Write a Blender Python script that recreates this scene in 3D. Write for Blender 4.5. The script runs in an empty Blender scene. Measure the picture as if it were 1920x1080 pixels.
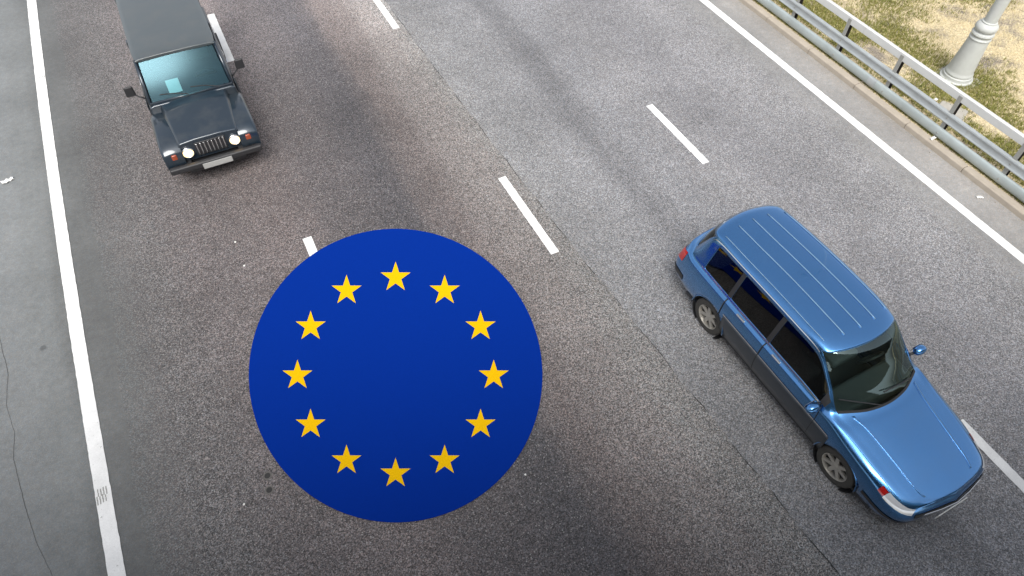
import bpy, bmesh, math, random
import numpy as np
from mathutils import Vector, Matrix
random.seed(7); rng = np.random.default_rng(7)
S = bpy.context.scene
COL = S.collection
R = math.radians

# ------------------------------------------------------------------ camera
PITCH, YAW, ROLL, CAM_H, FOC = 0.915418, 0.483742, 0.021593, 9.083, 1289.32
Fv = Vector((math.sin(YAW)*math.cos(PITCH), math.cos(YAW)*math.cos(PITCH), -math.sin(PITCH)))
Rv = Vector((math.cos(YAW), -math.sin(YAW), 0)); Uv = Rv.cross(Fv)
c, s = math.cos(ROLL), math.sin(ROLL)
Rr, Ur = c*Rv + s*Uv, -s*Rv + c*Uv
cam = bpy.data.cameras.new('camera'); camo = bpy.data.objects.new('camera', cam); COL.objects.link(camo)
camo.matrix_world = Matrix((( Rr.x, Ur.x, -Fv.x, 0), (Rr.y, Ur.y, -Fv.y, 0), (Rr.z, Ur.z, -Fv.z, CAM_H), (0, 0, 0, 1)))
cam.sensor_width = 36; cam.lens = FOC/1920*36; cam.clip_start = .05; cam.clip_end = 2000
S.camera = camo

# ------------------------------------------------------------------ sky, sun, exposure
SUN_EL, SUN_AZ = 56, -152          # soft overcast sun, high, behind the overpass and a little to the left (azimuth from +Y towards +X)
w = bpy.data.worlds.new('World'); S.world = w; w.use_nodes = True
nt = w.node_tree; nt.nodes.clear()
sky = nt.nodes.new('ShaderNodeTexSky'); sky.sky_type = 'NISHITA'; sky.sun_disc = False
sky.sun_elevation = R(SUN_EL); sky.sun_rotation = R(SUN_AZ); sky.dust_density = 3.0; sky.air_density = 1.0
hs = nt.nodes.new('ShaderNodeHueSaturation'); hs.inputs['Saturation'].default_value = .30     # cloud veil: greyer than blue sky
bg = nt.nodes.new('ShaderNodeBackground'); bg.inputs[1].default_value = .10
out = nt.nodes.new('ShaderNodeOutputWorld')
nt.links.new(sky.outputs[0], hs.inputs['Color']); nt.links.new(hs.outputs[0], bg.inputs[0]); nt.links.new(bg.outputs[0], out.inputs[0])
sl = bpy.data.lights.new('sun', 'SUN'); sl.energy = 1.5; sl.angle = R(35); sl.color = (1, .965, .91)
so = bpy.data.objects.new('sun', sl); COL.objects.link(so)
d = Vector((math.sin(R(SUN_AZ))*math.cos(R(SUN_EL)), math.cos(R(SUN_AZ))*math.cos(R(SUN_EL)), math.sin(R(SUN_EL))))
so.rotation_euler = d.to_track_quat('Z', 'Y').to_euler(); so.location = d*40
S.view_settings.view_transform = 'Standard'; S.view_settings.look = 'None'
S.view_settings.exposure = 1.2; S.view_settings.gamma = 1; S.view_settings.use_curve_mapping = False
S.cycles.max_bounces = 8

# ------------------------------------------------------------------ helpers
class MB:
    def __init__(s): s.v = []; s.f = []; s.mi = []; s.cur = 0
    def add(s, vs, fs):
        o = len(s.v); s.v += [tuple(p) for p in vs]
        for f in fs: s.f.append(tuple(o+i for i in f)); s.mi.append(s.cur)
        return s
    def box(s, x0, x1, y0, y1, z0, z1, tx=1, ty=1):
        cx, cy = (x0+x1)/2, (y0+y1)/2; hx, hy = (x1-x0)/2, (y1-y0)/2
        v = [(x0, y0, z0), (x1, y0, z0), (x1, y1, z0), (x0, y1, z0)] + [(cx+a*hx*tx, cy+b*hy*ty, z1) for a, b in ((-1,-1),(1,-1),(1,1),(-1,1))]
        return s.add(v, [(0,3,2,1),(4,5,6,7),(0,1,5,4),(1,2,6,5),(2,3,7,6),(3,0,4,7)])
    def lathe(s, prof, axis='z', n=24, c=(0,0,0), close=False):
        m = len(prof); v = []
        for k in range(n):
            a = 2*math.pi*k/n; ca, sa = math.cos(a), math.sin(a)
            for r, h in prof:
                p = {'z': (r*ca, r*sa, h), 'x': (h, r*ca, r*sa), 'y': (r*sa, h, r*ca)}[axis]
                v.append((p[0]+c[0], p[1]+c[1], p[2]+c[2]))
        f = []
        for k in range(n):
            k2 = (k+1) % n
            for j in range(m if close else m-1):
                j2 = (j+1) % m
                f.append((k*m+j, k2*m+j, k2*m+j2, k*m+j2))
        return s.add(v, f)
    def tube(s, pts, r, n=8):
        pts = [Vector(p) for p in pts]; v = []; f = []
        for i, p in enumerate(pts):
            t = (pts[min(i+1, len(pts)-1)]-pts[max(i-1, 0)]).normalized()
            a = t.orthogonal().normalized() if abs(t.z) > .95 else t.cross(Vector((0,0,1))).normalized()
            b = t.cross(a)
            rr = r[i] if isinstance(r, (list, tuple)) else r
            for k in range(n):
                q = 2*math.pi*k/n; v.append(p+a*rr*math.cos(q)+b*rr*math.sin(q))
        for i in range(len(pts)-1):
            for k in range(n):
                f.append((i*n+k, i*n+(k+1)%n, (i+1)*n+(k+1)%n, (i+1)*n+k))
        f.append(tuple(range(n-1, -1, -1))); f.append(tuple(range((len(pts)-1)*n, len(pts)*n)))
        return s.add(v, f)
    def sweep(s, prof, y0, y1):         # profile [(x,z)...] swept along y, closed
        n = len(prof); v = [(x, y0, z) for x, z in prof]+[(x, y1, z) for x, z in prof]
        f = [(i, (i+1)%n, n+(i+1)%n, n+i) for i in range(n)]
        f += [tuple(range(n-1, -1, -1)), tuple(range(n, 2*n))]
        return s.add(v, f)
    def build(s, name, mat, parent=None, smooth=False, bevel=0, seg=2, **props):
        me = bpy.data.meshes.new(name); me.from_pydata(s.v, [], s.f)
        b = bmesh.new(); b.from_mesh(me); bmesh.ops.recalc_face_normals(b, faces=b.faces); b.to_mesh(me); b.free()
        for m in (mat if isinstance(mat, list) else [mat]): me.materials.append(m)
        if smooth: me.polygons.foreach_set('use_smooth', [True]*len(me.polygons))
        o = bpy.data.objects.new(name, me); COL.objects.link(o)
        if parent: o.parent = parent
        if bevel:
            md = o.modifiers.new('bevel', 'BEVEL'); md.width = bevel; md.segments = seg; md.limit_method = 'ANGLE'; md.angle_limit = R(35)
            wn = o.modifiers.new('wn', 'WEIGHTED_NORMAL'); wn.keep_sharp = False
            me.polygons.foreach_set('use_smooth', [True]*len(me.polygons))
        for k, val in props.items(): o[k] = val
        return o
def shade_auto(o, ang=35):
    me = o.data; b = bmesh.new(); b.from_mesh(me)
    for e in b.edges: e.smooth = len(e.link_faces) == 2 and e.calc_face_angle(0) < R(ang)
    for f in b.faces: f.smooth = True
    b.to_mesh(me); b.free(); return o
def empty(name, loc=(0,0,0), rz=0, **props):
    o = bpy.data.objects.new(name, None); COL.objects.link(o); o.location = loc; o.rotation_euler.z = rz
    o.empty_display_size = .2
    for k, v in props.items(): o[k] = v
    return o
def copy_of(o, parent=None):
    c = o.copy(); COL.objects.link(c)
    if parent: c.parent = parent
    return c

# ------------------------------------------------------------------ materials
def newmat(name):
    m = bpy.data.materials.new(name); m.use_nodes = True
    t = m.node_tree; b = t.nodes['Principled BSDF']; return m, t, b
def N(t, typ, **kw):
    n = t.nodes.new(typ)
    for k, v in kw.items():
        if hasattr(n, k) and k not in n.inputs: setattr(n, k, v)
        else: n.inputs[k].default_value = v
    return n
def coords(t): return t.nodes.new('ShaderNodeTexCoord').outputs['Object']
def mixc(t, fac, a, b, blend='MIX'):
    n = t.nodes.new('ShaderNodeMix'); n.data_type = 'RGBA'; n.blend_type = blend; n.clamp_factor = True
    for sock, val in ((n.inputs[0], fac), (n.inputs[6], a), (n.inputs[7], b)):
        if hasattr(val, 'is_output'): t.links.new(val, sock)
        else: sock.default_value = val if not isinstance(val, tuple) else (*val, 1)[:4]
    return n.outputs[2]
def ramp(t, fac, stops, interp='LINEAR'):
    n = t.nodes.new('ShaderNodeValToRGB'); n.color_ramp.interpolation = interp
    e = n.color_ramp.elements
    while len(e) < len(stops): e.new(.5)
    for el, (p, col) in zip(e, stops):
        el.position = p; el.color = (*col, 1) if isinstance(col, tuple) else (col, col, col, 1)
    t.links.new(fac, n.inputs[0]); return n.outputs[0]
def noise(t, co, scale, detail=4, rough=.6, dist=0):
    n = N(t, 'ShaderNodeTexNoise', Scale=scale, Detail=detail, Roughness=rough, Distortion=dist); t.links.new(co, n.inputs['Vector']); return n.outputs['Fac']
def mathn(t, op, a, b=None):
    n = t.nodes.new('ShaderNodeMath'); n.operation = op
    for i, v in enumerate((a, b)):
        if v is None: continue
        if hasattr(v, 'is_output'): t.links.new(v, n.inputs[i])
        else: n.inputs[i].default_value = v
    return n.outputs[0]
def bump(t, b, h, strength, dist=.01):
    n = N(t, 'ShaderNodeBump', Strength=strength, Distance=dist); t.links.new(h, n.inputs['Height']); t.links.new(n.outputs[0], b.inputs['Normal'])
def plain(name, col, rough=.5, metal=0, var=.12, scale=8, coat=0, spec=.5, bmp=0):
    m, t, b = newmat(name); co = coords(t)
    f = noise(t, co, scale, 5)
    cc = mixc(t, f, tuple(x*(1-var) for x in col), tuple(min(1, x*(1+var)) for x in col))
    t.links.new(cc, b.inputs['Base Color'])
    b.inputs['Roughness'].default_value = rough; b.inputs['Metallic'].default_value = metal
    b.inputs['Coat Weight'].default_value = coat; b.inputs['Coat Roughness'].default_value = .05
    b.inputs['Specular IOR Level'].default_value = spec
    if bmp: bump(t, b, noise(t, co, scale*6, 3), bmp, .004)
    return m

def asphalt(name, x0, x1, stops, grain=.55, fleck=.35, rough=.65, gscale=62, warm=.0, smooth=None, far_pale=None):
    """aggregate asphalt: tyre-polished lanes as colour bands across the road (X), stones as cells"""
    m, t, b = newmat(name); co = coords(t)
    sx = t.nodes.new('ShaderNodeSeparateXYZ'); t.links.new(co, sx.inputs[0])
    st = N(t, 'ShaderNodeMapping'); st.inputs['Scale'].default_value = (1, .12, 1); t.links.new(co, st.inputs[0])
    wob = noise(t, st.outputs[0], 1.6, 3)
    xx = mathn(t, 'ADD', sx.outputs[0], mathn(t, 'MULTIPLY', mathn(t, 'SUBTRACT', wob, .5), .9))
    mr = N(t, 'ShaderNodeMapRange'); mr.inputs[1].default_value = x0; mr.inputs[2].default_value = x1; t.links.new(xx, mr.inputs[0])
    band = ramp(t, mr.outputs[0], [((p-x0)/(x1-x0), cc) for p, cc in stops], 'EASE')
    if far_pale:            # lanes turn paler past a ragged edge across the road
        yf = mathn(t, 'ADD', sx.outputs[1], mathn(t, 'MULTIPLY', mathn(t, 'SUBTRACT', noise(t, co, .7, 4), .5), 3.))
        mf = N(t, 'ShaderNodeMapRange'); mf.inputs[1].default_value = far_pale[0]; mf.inputs[2].default_value = far_pale[1]; t.links.new(yf, mf.inputs[0])
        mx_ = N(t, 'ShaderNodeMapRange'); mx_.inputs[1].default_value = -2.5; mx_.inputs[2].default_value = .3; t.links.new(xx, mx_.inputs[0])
        band = mixc(t, mathn(t, 'MULTIPLY', mf.outputs[0], mx_.outputs[0]), band, mixc(t, 1, band, (far_pale[2],)*3, 'MULTIPLY'))
    big = noise(t, co, .55, 5, .6)
    band = mixc(t, 1, band, ramp(t, big, [(.3, .82), (.7, 1.16)]), 'MULTIPLY')
    mid = noise(t, co, 9, 4, .7)
    band = mixc(t, 1, band, ramp(t, mid, [(.3, .88), (.7, 1.12)]), 'MULTIPLY')
    v = N(t, 'ShaderNodeTexVoronoi', Scale=gscale); t.links.new(co, v.inputs['Vector'])
    sc = t.nodes.new('ShaderNodeSeparateColor'); t.links.new(v.outputs['Color'], sc.inputs[0])
    g = ramp(t, sc.outputs[0], [(0, 1-grain), (.55, 1.0), (.85, 1+grain*.8), (1, 1+grain*1.6)])
    if smooth:
        ms = N(t, 'ShaderNodeMapRange'); ms.inputs[1].default_value = smooth[0]; ms.inputs[2].default_value = smooth[1]; ms.inputs[3].default_value = .15; t.links.new(xx, ms.inputs[0])
        g = mixc(t, ms.outputs[0], (1., 1., 1.), g)
    band = mixc(t, 1, band, g, 'MULTIPLY')
    tint = mixc(t, sc.outputs[1], (.93-warm, .98, 1.04), (1.08+warm, 1.0, .94))
    band = mixc(t, 1, band, tint, 'MULTIPLY')
    v2 = N(t, 'ShaderNodeTexVoronoi', Scale=gscale*.55); t.links.new(co, v2.inputs['Vector'])
    sc2 = t.nodes.new('ShaderNodeSeparateColor'); t.links.new(v2.outputs['Color'], sc2.inputs[0])
    fl = ramp(t, sc2.outputs[2], [(.93, 0.), (.97, 1.)])
    near = ramp(t, v2.outputs['Distance'], [(.28, 1.), (.42, 0.)])
    ff = mathn(t, 'MULTIPLY', mathn(t, 'MULTIPLY', fl, near), fleck)
    if smooth: ff = mathn(t, 'MULTIPLY', ff, mathn(t, 'SUBTRACT', ms.outputs[0], .15))
    band = mixc(t, ff, band, (.5, .48, .45))
    spots = N(t, 'ShaderNodeTexVoronoi', Scale=.9); t.links.new(co, spots.inputs['Vector'])
    ns = noise(t, co, 14, 3); sd = mathn(t, 'ADD', spots.outputs['Distance'], mathn(t, 'MULTIPLY', ns, .06))
    scs = t.nodes.new('ShaderNodeSeparateColor'); t.links.new(spots.outputs['Color'], scs.inputs[0])
    keep = ramp(t, scs.outputs[0], [(.55, 0.), (.6, .55)])
    band = mixc(t, mathn(t, 'MULTIPLY', ramp(t, sd, [(.06, 1.), (.085, 0.)]), keep), band, (.03, .03, .033))
    t.links.new(band, b.inputs['Base Color'])
    b.inputs['Roughness'].default_value = rough; b.inputs['Specular IOR Level'].default_value = .5
    bump(t, b, v.outputs['Distance'], .35, .006)
    return m
def G(v, r=1., g=1., b=1.): return (v*r, v*g, v*b)
M = {}
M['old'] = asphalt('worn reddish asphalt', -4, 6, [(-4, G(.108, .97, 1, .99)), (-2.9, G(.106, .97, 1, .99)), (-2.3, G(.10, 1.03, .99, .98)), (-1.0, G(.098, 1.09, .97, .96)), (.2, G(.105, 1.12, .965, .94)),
     (1.2, G(.078, 1.07, .97, .98)), (2.3, G(.064, 1.04, .98, 1.03)), (3.0, G(.10, 1.12, .97, .93)), (3.9, G(.155, 1.07, .985, .94)), (4.6, G(.17, 1.03, 1, .96)), (6, G(.18))], grain=.82, fleck=.5, warm=.03, smooth=(-3.0, -2.0), gscale=76, far_pale=(12.2, 14.8, 1.55))
M['new'] = asphalt('grey resurfaced asphalt', 4, 12.4, [(4, G(.20, 1, 1, 1)), (5.2, G(.185, .99, 1, 1.02)), (5.9, G(.19, .99, 1, 1.03)), (6.5, G(.14, .99, 1, 1.04)), (7.1, G(.19, .99, 1, 1.04)), (8, G(.198, 1, 1, 1.03)),
     (9.0, G(.18, 1, 1, 1.04)), (9.8, G(.198, 1, 1, 1.03)), (10.7, G(.205, 1, 1, 1.02)), (11.3, G(.225, 1, 1, .99)), (12.4, G(.25, 1.01, 1, .98))], grain=.6, fleck=.3, smooth=(11.5, 10.8), gscale=72)
M['shoulder'] = asphalt('smooth grey shoulder asphalt', -9, -2, [(-9, G(.16)), (-5, G(.17, .95, 1, 1.01)), (-4.2, G(.182, .94, 1, 1.01)), (-3.7, G(.165, .94, 1, 1.0)), (-3.35, G(.13, .95, 1, .99)), (-3.1, G(.112, .96, 1, .99)), (-2.8, G(.105, .97, 1, .99)), (-2, G(.105))], grain=.10, fleck=.06, rough=.65, gscale=80)
M['gutter'] = asphalt('pale smooth gutter asphalt', 11, 13, [(11, G(.22, 1, 1, .99)), (11.7, G(.25, 1.01, 1, .97)), (12.0, G(.27, 1.02, 1, .96)), (12.3, G(.25, 1.04, 1, .93)), (13, G(.25))], grain=.12, fleck=.1, gscale=80)
def paint_mat(name, col, wear, dirt, grain=.03, wscale=30, spec=.3):
    m, t, b = newmat(name); co = coords(t)
    n1 = noise(t, co, wscale, 6, .75); n2 = noise(t, co, 1.7, 4)
    cc = mixc(t, ramp(t, n2, [(.35, 0.), (.75, dirt)]), col, tuple(x*.62 for x in col))
    v = N(t, 'ShaderNodeTexVoronoi', Scale=70); t.links.new(co, v.inputs['Vector'])
    sc = t.nodes.new('ShaderNodeSeparateColor'); t.links.new(v.outputs['Color'], sc.inputs[0])
    cc = mixc(t, 1, cc, ramp(t, sc.outputs[0], [(0, 1-grain*2), (1, 1+grain)]), 'MULTIPLY')
    cc = mixc(t, ramp(t, n1, [(wear, 0.), (wear+.05, .8)]), cc, (.13, .125, .12))
    t.links.new(cc, b.inputs['Base Color']); b.inputs['Roughness'].default_value = .85; b.inputs['Specular IOR Level'].default_value = spec
    bump(t, b, v.outputs['Distance'], .12, .003)
    return m
M['line'] = paint_mat('white road paint', (.8, .8, .79), .64, .55, wscale=22)
M['eblue'] = paint_mat('blue overlay colour', (.0010, .022, .215), 2, 0, .02, spec=.03)
M['egold'] = paint_mat('gold overlay colour', (.72, .42, .003), 2, 0, .02, spec=.03)
M['tar_shade'] = plain('dark tar', (.025, .024, .023), .7, var=.4, scale=20)
M['crackfill'] = plain('dusty crack', (.07, .07, .068), .9, var=.4, scale=6)
M['rimasph'] = plain('chipped asphalt', (.12, .112, .105), .9, var=.3, scale=40)
M['kerb'] = plain('beige kerb concrete', (.36, .315, .26), .85, var=.2, scale=5, bmp=.4)
M['galv'] = plain('galvanised steel', (.42, .45, .46), .45, .35, var=.25, scale=3)
M['galvdull'] = plain('weathered galvanised steel', (.40, .45, .45), .5, .25, var=.32, scale=2.2)
M['railpaint'] = plain('pale grey rail paint', (.58, .585, .57), .5, .1, var=.1, scale=4)
M['lampgrey'] = plain('grey lamp post paint', (.46, .475, .455), .55, 0, var=.14, scale=6, bmp=.15)
M['postgrey'] = plain('grey post steel', (.30, .30, .28), .6, .2, var=.2, scale=9)
M['shadedsteel'] = plain('shaded channel steel', (.05, .042, .036), .7, .2, var=.4, scale=9)
M['concrete'] = plain('pale concrete', (.36, .34, .30), .9, var=.2, scale=7, bmp=.4)
M['litter'] = plain('white litter', (.75, .74, .71), .6, var=.1, scale=20)
M['pebble'] = plain('grey pebble', (.3, .28, .25), .9, var=.3, scale=30)
M['bridge'] = plain('bridge concrete', (.12, .12, .118), .9, var=.15, scale=1)

def soil():
    m, t, b = newmat('dry verge soil'); co = coords(t)
    a = noise(t, co, .8, 6, .65, .6); f = noise(t, co, 16, 5, .75)
    straw = mixc(t, f, (.42, .34, .20), (.64, .545, .36))
    dirt = mixc(t, f, (.17, .145, .115), (.27, .235, .19))
    cc = mixc(t, ramp(t, a, [(.36, 0.), (.5, 1.)]), dirt, straw)
    v = N(t, 'ShaderNodeTexVoronoi', Scale=55); t.links.new(co, v.inputs['Vector'])
    sc = t.nodes.new('ShaderNodeSeparateColor'); t.links.new(v.outputs['Color'], sc.inputs[0])
    cc = mixc(t, 1, cc, ramp(t, sc.outputs[0], [(0, .6), (.6, 1.), (1, 1.4)]), 'MULTIPLY')
    t.links.new(cc, b.inputs['Base Color']); b.inputs['Roughness'].default_value = .95; bump(t, b, f, .6, .03)
    return m
M['soil'] = soil()
def blades_mat(name, c1, c2, c3):
    m, t, b = newmat(name); co = coords(t)
    n1 = noise(t, co, 2.2, 4); g = t.nodes.new('ShaderNodeNewGeometry')
    cc = mixc(t, n1, c1, c2); cc = mixc(t, ramp(t, g.outputs['Random Per Island'], [(0, 0.), (1, .9)]), cc, c3)
    t.links.new(cc, b.inputs['Base Color']); b.inputs['Roughness'].default_value = .8
    b.inputs['Specular IOR Level'].default_value = .2
    return m
M['dry'] = blades_mat('dry straw blades', (.62, .52, .30), (.72, .62, .40), (.78, .70, .48))
M['green'] = blades_mat('green blades', (.115, .155, .03), (.19, .20, .05), (.33, .29, .10))

# ------------------------------------------------------------------ ground and road
W, X0 = 3.75, -3.2566
YA, YB = -120, 160
def sheet(name, poly_l, poly_r, z, mat, parent=None, **props):
    """strip between two edges given as [(y,x)...] with the same y values"""
    mb = MB(); v = [(x, y, z) for y, x in poly_l]+[(x, y, z) for y, x in poly_r]; n = len(poly_l)
    mb.add(v, [(i, n+i, n+i+1, i+1) for i in range(n-1)])
    o = mb.build(name, mat, parent, **props)
    for p in o.data.polygons:
        if p.normal.z < 0: p.flip()
    return o
sheet('ground', [(-400, -400), (600, -400)], [(-400, 400), (600, 400)], -.05, M['soil'], kind='structure')
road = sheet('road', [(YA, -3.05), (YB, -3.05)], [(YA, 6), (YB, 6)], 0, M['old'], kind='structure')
ysh = [YA, -10]+list(np.arange(-2, 24, .25))+[40, YB]
sheet('hard_shoulder', [(y, -9) for y in ysh], [(y, -2.82+.05*math.sin(y*.9)+.03*math.sin(y*3.1+1)) for y in ysh], .0015, M['shoulder'], kind='structure')
seam_pts = [(YA, 5.6), (-3, 5.05), (1.8, 4.83), (6.4, 4.62), (10, 4.52), (14, 4.45), (20, 4.40), (YB, 4.3)]
def seam_x(y): return float(np.interp(y, [p[0] for p in seam_pts], [p[1] for p in seam_pts]))
yy = [YA, -10]+list(np.arange(-3, 24, .12))+[60, YB]
sx = [seam_x(y)+.012*math.sin(y*5)+random.uniform(-.012, .012) for y in yy]
lanes = sheet('resurfaced_lanes', list(zip(yy, sx)), [(y, 12.35) for y in yy], .004, M['new'], kind='structure')
yg = list(np.arange(-3, 24, .3)); yg = [YA, -10]+yg+[60, YB]
sheet('gutter_strip', [(y, 11.36+.03*math.sin(y*1.7)+random.uniform(-.01, .01)) for y in yg], [(y, 12.35) for y in yg], .008, M['gutter'], kind='structure')
# dark open joint between the two asphalts, broken into stretches
y = -1.5
while y < 20:
    L = random.uniform(.25, 1.3); n = max(3, int(L/.06)); a = []; b2 = []
    for i in range(n+1):
        q = y+L*i/n; x = seam_x(q)+.012*math.sin(q*5)+random.uniform(-.006, .006); h = .011*math.sin(math.pi*i/n)*random.uniform(.3, 1)
        a.append((q, x-h)); b2.append((q, x+h))
    sheet('asphalt_joint', a, b2, .0075, M['tar_shade'], lanes); y += L+random.uniform(.02, .5)
# hairline crack wandering along the shoulder
cr = [(3.5, -3.75), (4.72, -3.94), (5.2, -4.06), (5.74, -4.15), (6.1, -4.2), (6.55, -4.26), (7.0, -4.22), (7.5, -4.3), (8.06, -4.25), (9.2, -4.36), (10.5, -4.3), (12, -4.16), (13.5, -4.12), (15, -4.04), (17, -4.1), (19, -4.0)]
ys = np.arange(3.5, 19, .05); xs = np.interp(ys, [p[0] for p in cr], [p[1] for p in cr])+np.cumsum(rng.normal(0, .004, len(ys)))*.6
wd = .002+.002*np.abs(np.sin(ys*1.3))
sh = bpy.data.objects['hard_shoulder']
sheet('crack', list(zip(ys, xs-wd)), list(zip(ys, xs+wd)), .0045, M['crackfill'], sh)
# painted lines
def line(name, xf, y0, y1, wdt, z, parent, step=.07, jag=.0035):
    n = max(1, int(round((y1-y0)/step))); ys = [y0+(y1-y0)*i/n for i in range(n+1)]
    l = [(y, xf(y)-wdt/2+random.uniform(-jag, jag)) for y in ys]; r = [(y, xf(y)+wdt/2+random.uniform(-jag, jag)) for y in ys]
    mb = MB(); k = len(ys); v = [(x, y, z) for y, x in l]+[(x, y, z) for y, x in r]+[(x, y, z-.004) for y, x in l]+[(x, y, z-.004) for y, x in r]
    f = [(i, k+i, k+i+1, i+1) for i in range(k-1)]+[(2*k+i, i, i+1, 2*k+i+1) for i in range(k-1)]+[(k+i, 3*k+i, 3*k+i+1, k+i+1) for i in range(k-1)]+[(0, 2*k, 3*k, k), (k-1, 2*k-1, 4*k-1, 3*k-1)]
    mb.add(v, f); return mb.build(name, M['line'], parent)
left_x = lambda y: X0+.0013*min(8, abs(y-11.5))**2-.04
line('edge_line', left_x, -30, 60, .20, .0125, sh)
line('edge_line', lambda y: X0+4*W-.217, -30, 60, .185, .0135, lanes)
for k, starts, par in ((1, [14.55, 6.66, -1.2, 22.5], road), (2, [14.2, 6.53, -2.5, 22.3], road), (3, [7.25, -.88, 15.4, 23.5], lanes)):
    for y0 in starts: line('lane_dash', lambda y: X0+k*W+.02, y0, y0+(2.1 if k < 3 else 1.98), .155, .0085 if k < 3 else .0125, par)
# tread-like scuffs pressed into the left edge line
def scuff(cy, n, rows):
    mb = MB()
    for r_ in range(rows):
        for i in range(n):
            cx = left_x(cy)-.06+.035*i+(.012 if r_ % 2 else 0)-(.01*r_); y = cy-.055*r_+random.uniform(-.006, .006); l = random.uniform(.018, .04)
            mb.add([(cx-.007, y-l, .0145), (cx+.008, y-l, .0145), (cx+.010, y+l, .0145), (cx-.004, y+l, .0145)], [(0, 1, 2, 3)])
    mb.build('scuff_mark', M['postgrey'], sh)
scuff(15.72, 5, 1); scuff(5.55, 4, 4)

# blue overlay emblem laid flat on the road, warped to look round from camera
HM = (1.981721, .775666, .912793, -.998239, 1.57942, 5.457094, -.003215, -.148865)
def view_warp(u, v):
    q = HM[6]*u+HM[7]*v+1
    return ((HM[0]*u+HM[1]*v+HM[2])/q, (HM[3]*u+HM[4]*v+HM[5])/q)
def decal(name, pts, z, th, mat, parent=None, **props):
    mb = MB(); n = len(pts); P = [view_warp(*p) for p in pts]
    cx, cy = sum(p[0] for p in P)/n, sum(p[1] for p in P)/n
    mb.add([(x, y, z) for x, y in P]+[(x, y, z-th) for x, y in P]+[(cx, cy, z)], [(i, (i+1)%n, 2*n) for i in range(n)]+[(n+i, n+(i+1)%n, (i+1)%n, i) for i in range(n)])
    return mb.build(name, mat, parent, **props)
em = decal('overlay_emblem', [(math.cos(2*math.pi*i/160), math.sin(2*math.pi*i/160)) for i in range(160)], .0165, .012, M['eblue'],
           label='round blue overlay emblem with a ring of twelve gold stars on the asphalt', category='emblem')
for k in range(12):
    a = math.pi/2+k*math.pi/6; cx, cy = .668*math.cos(a), .668*math.sin(a); ro, ri = .107, .107*.382
    pts = [(cx+(ro if i % 2 == 0 else ri)*math.cos(math.pi/2+i*math.pi/5), cy+(ro if i % 2 == 0 else ri)*math.sin(math.pi/2+i*math.pi/5)) for i in range(10)]
    decal('star', pts, .0195, .002, M['egold'], em)
# two drilled core holes, the shade inside painted as a flat dark disc
for hx, hy in ((-1.22, 4.76), (-1.25, 4.55)):
    mb = MB(); mb.lathe([(.062, .003), (.056, .006), (.044, .006), (.040, .003)], n=20, c=(hx, hy, 0)); mb.build('core_hole_rim', M['rimasph'], road, smooth=True)
    mb = MB(); mb.lathe([(.042, .0035), (.001, .0035)], n=20, c=(hx, hy, 0)); mb.build('core_hole', M['tar_shade'], road)

# ------------------------------------------------------------------ verge, kerb, barrier
sheet('verge', [(YA, 12.45), (YB, 12.45)], [(YA, 90), (YB, 90)], .085, M['soil'], kind='structure')
kerb = empty('kerb', (12.3, 0, 0), label='low beige concrete kerb along the foot of the steel barrier', category='kerb')
kp = [(0, -.04), (.012, .10), (.03, .118), (.165, .12), (.165, -.04)]
mb = MB(); mb.sweep(kp, .006, 1.444); ks = mb.build('kerb_stone', M['kerb'], kerb, bevel=.008)
y = 3.425-1.45*6
ks.location = (0, y, 0)
for i in range(1, 20):
    o = copy_of(ks, kerb); o.location = (random.uniform(-.004, .004), y+1.45*i, random.uniform(-.004, .003)); o.rotation_euler.z = random.uniform(-.002, .002)
PX, PY0, PS = 12.63, 4.32-1.47*5, 1.468
bar = empty('barrier', (PX, 0, .085), label='grey steel roadside barrier with three rails on channel posts', category='barrier')
Y0b, Y1b = PY0-.7, PY0+PS*18
mb = MB(); mb.add([(-.04, .045, 0), (-.04, -.045, 0), (.04, -.045, 0), (.04, .045, 0)], [])
pz = .985
prof = [(-.055, -.05), (.055, -.05), (.055, .035), (.047, .035), (.047, -.042), (-.047, -.042), (-.047, .035), (-.055, .035)]   # U channel
mb = MB(); n = len(prof)
# channel opens towards the near end (-y): legs point that way
pr = [(x, q if q < 0 else q) for x, q in prof]; pr = [(x, -q) for x, q in pr]
mb.add([(x, q, -.1) for x, q in pr]+[(x, q, pz) for x, q in pr], [(i, (i+1)%n, n+(i+1)%n, n+i) for i in range(n)])
mb.cur = 1; mb.box(-.063, -.0555, -.036, .051, -.1, pz)
post0 = mb.build('post', [M['shadedsteel'], M['postgrey']], bar)  # channel coloured dark to stand for the shade inside it
post0.data.polygons.foreach_set('material_index', mb.mi)
for i in range(19):
    o = post0 if i == 0 else copy_of(post0, bar); o.location = (0, PY0+PS*i, 0)
def rail(name, prof, x, mat, joints, z=0, bevel=.0):
    for a, b3 in zip(joints[:-1], joints[1:]):
        mb = MB(); mb.sweep(prof, a+.002, b3-.002); o = mb.build(name, mat, bar, bevel=bevel); o.location = (x, 0, z)
        shade_auto(o, 40)
def thick(path, t):       # open path -> closed thin profile
    P = [Vector((a, b)) for a, b in path]; Q = []
    for i, p in enumerate(P):
        d = (P[min(i+1, len(P)-1)]-P[max(i-1, 0)]).normalized(); Q.append(p+Vector((-d.y, d.x))*t)
    return [tuple(p) for p in P]+[tuple(q) for q in reversed(Q)]
hump = [(-.0, .0)]+[(-.058*math.sin(a)**.55, .105-.105*math.cos(a)) for a in np.linspace(.25, math.pi-.25, 11)]+[(0, .21)]
js = [Y0b, -1.1, 3.19, 7.48, 11.77, 16.06, Y1b]
rail('lower_beam', thick(hump, -.006), -.065, M['galvdull'], js, .045)
mid = [(-.005, -.005), (-.045, .0), (-.052, .02), (-.03, .05), (-.03, .135), (-.052, .165), (-.045, .19), (.025, .198)]
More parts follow.
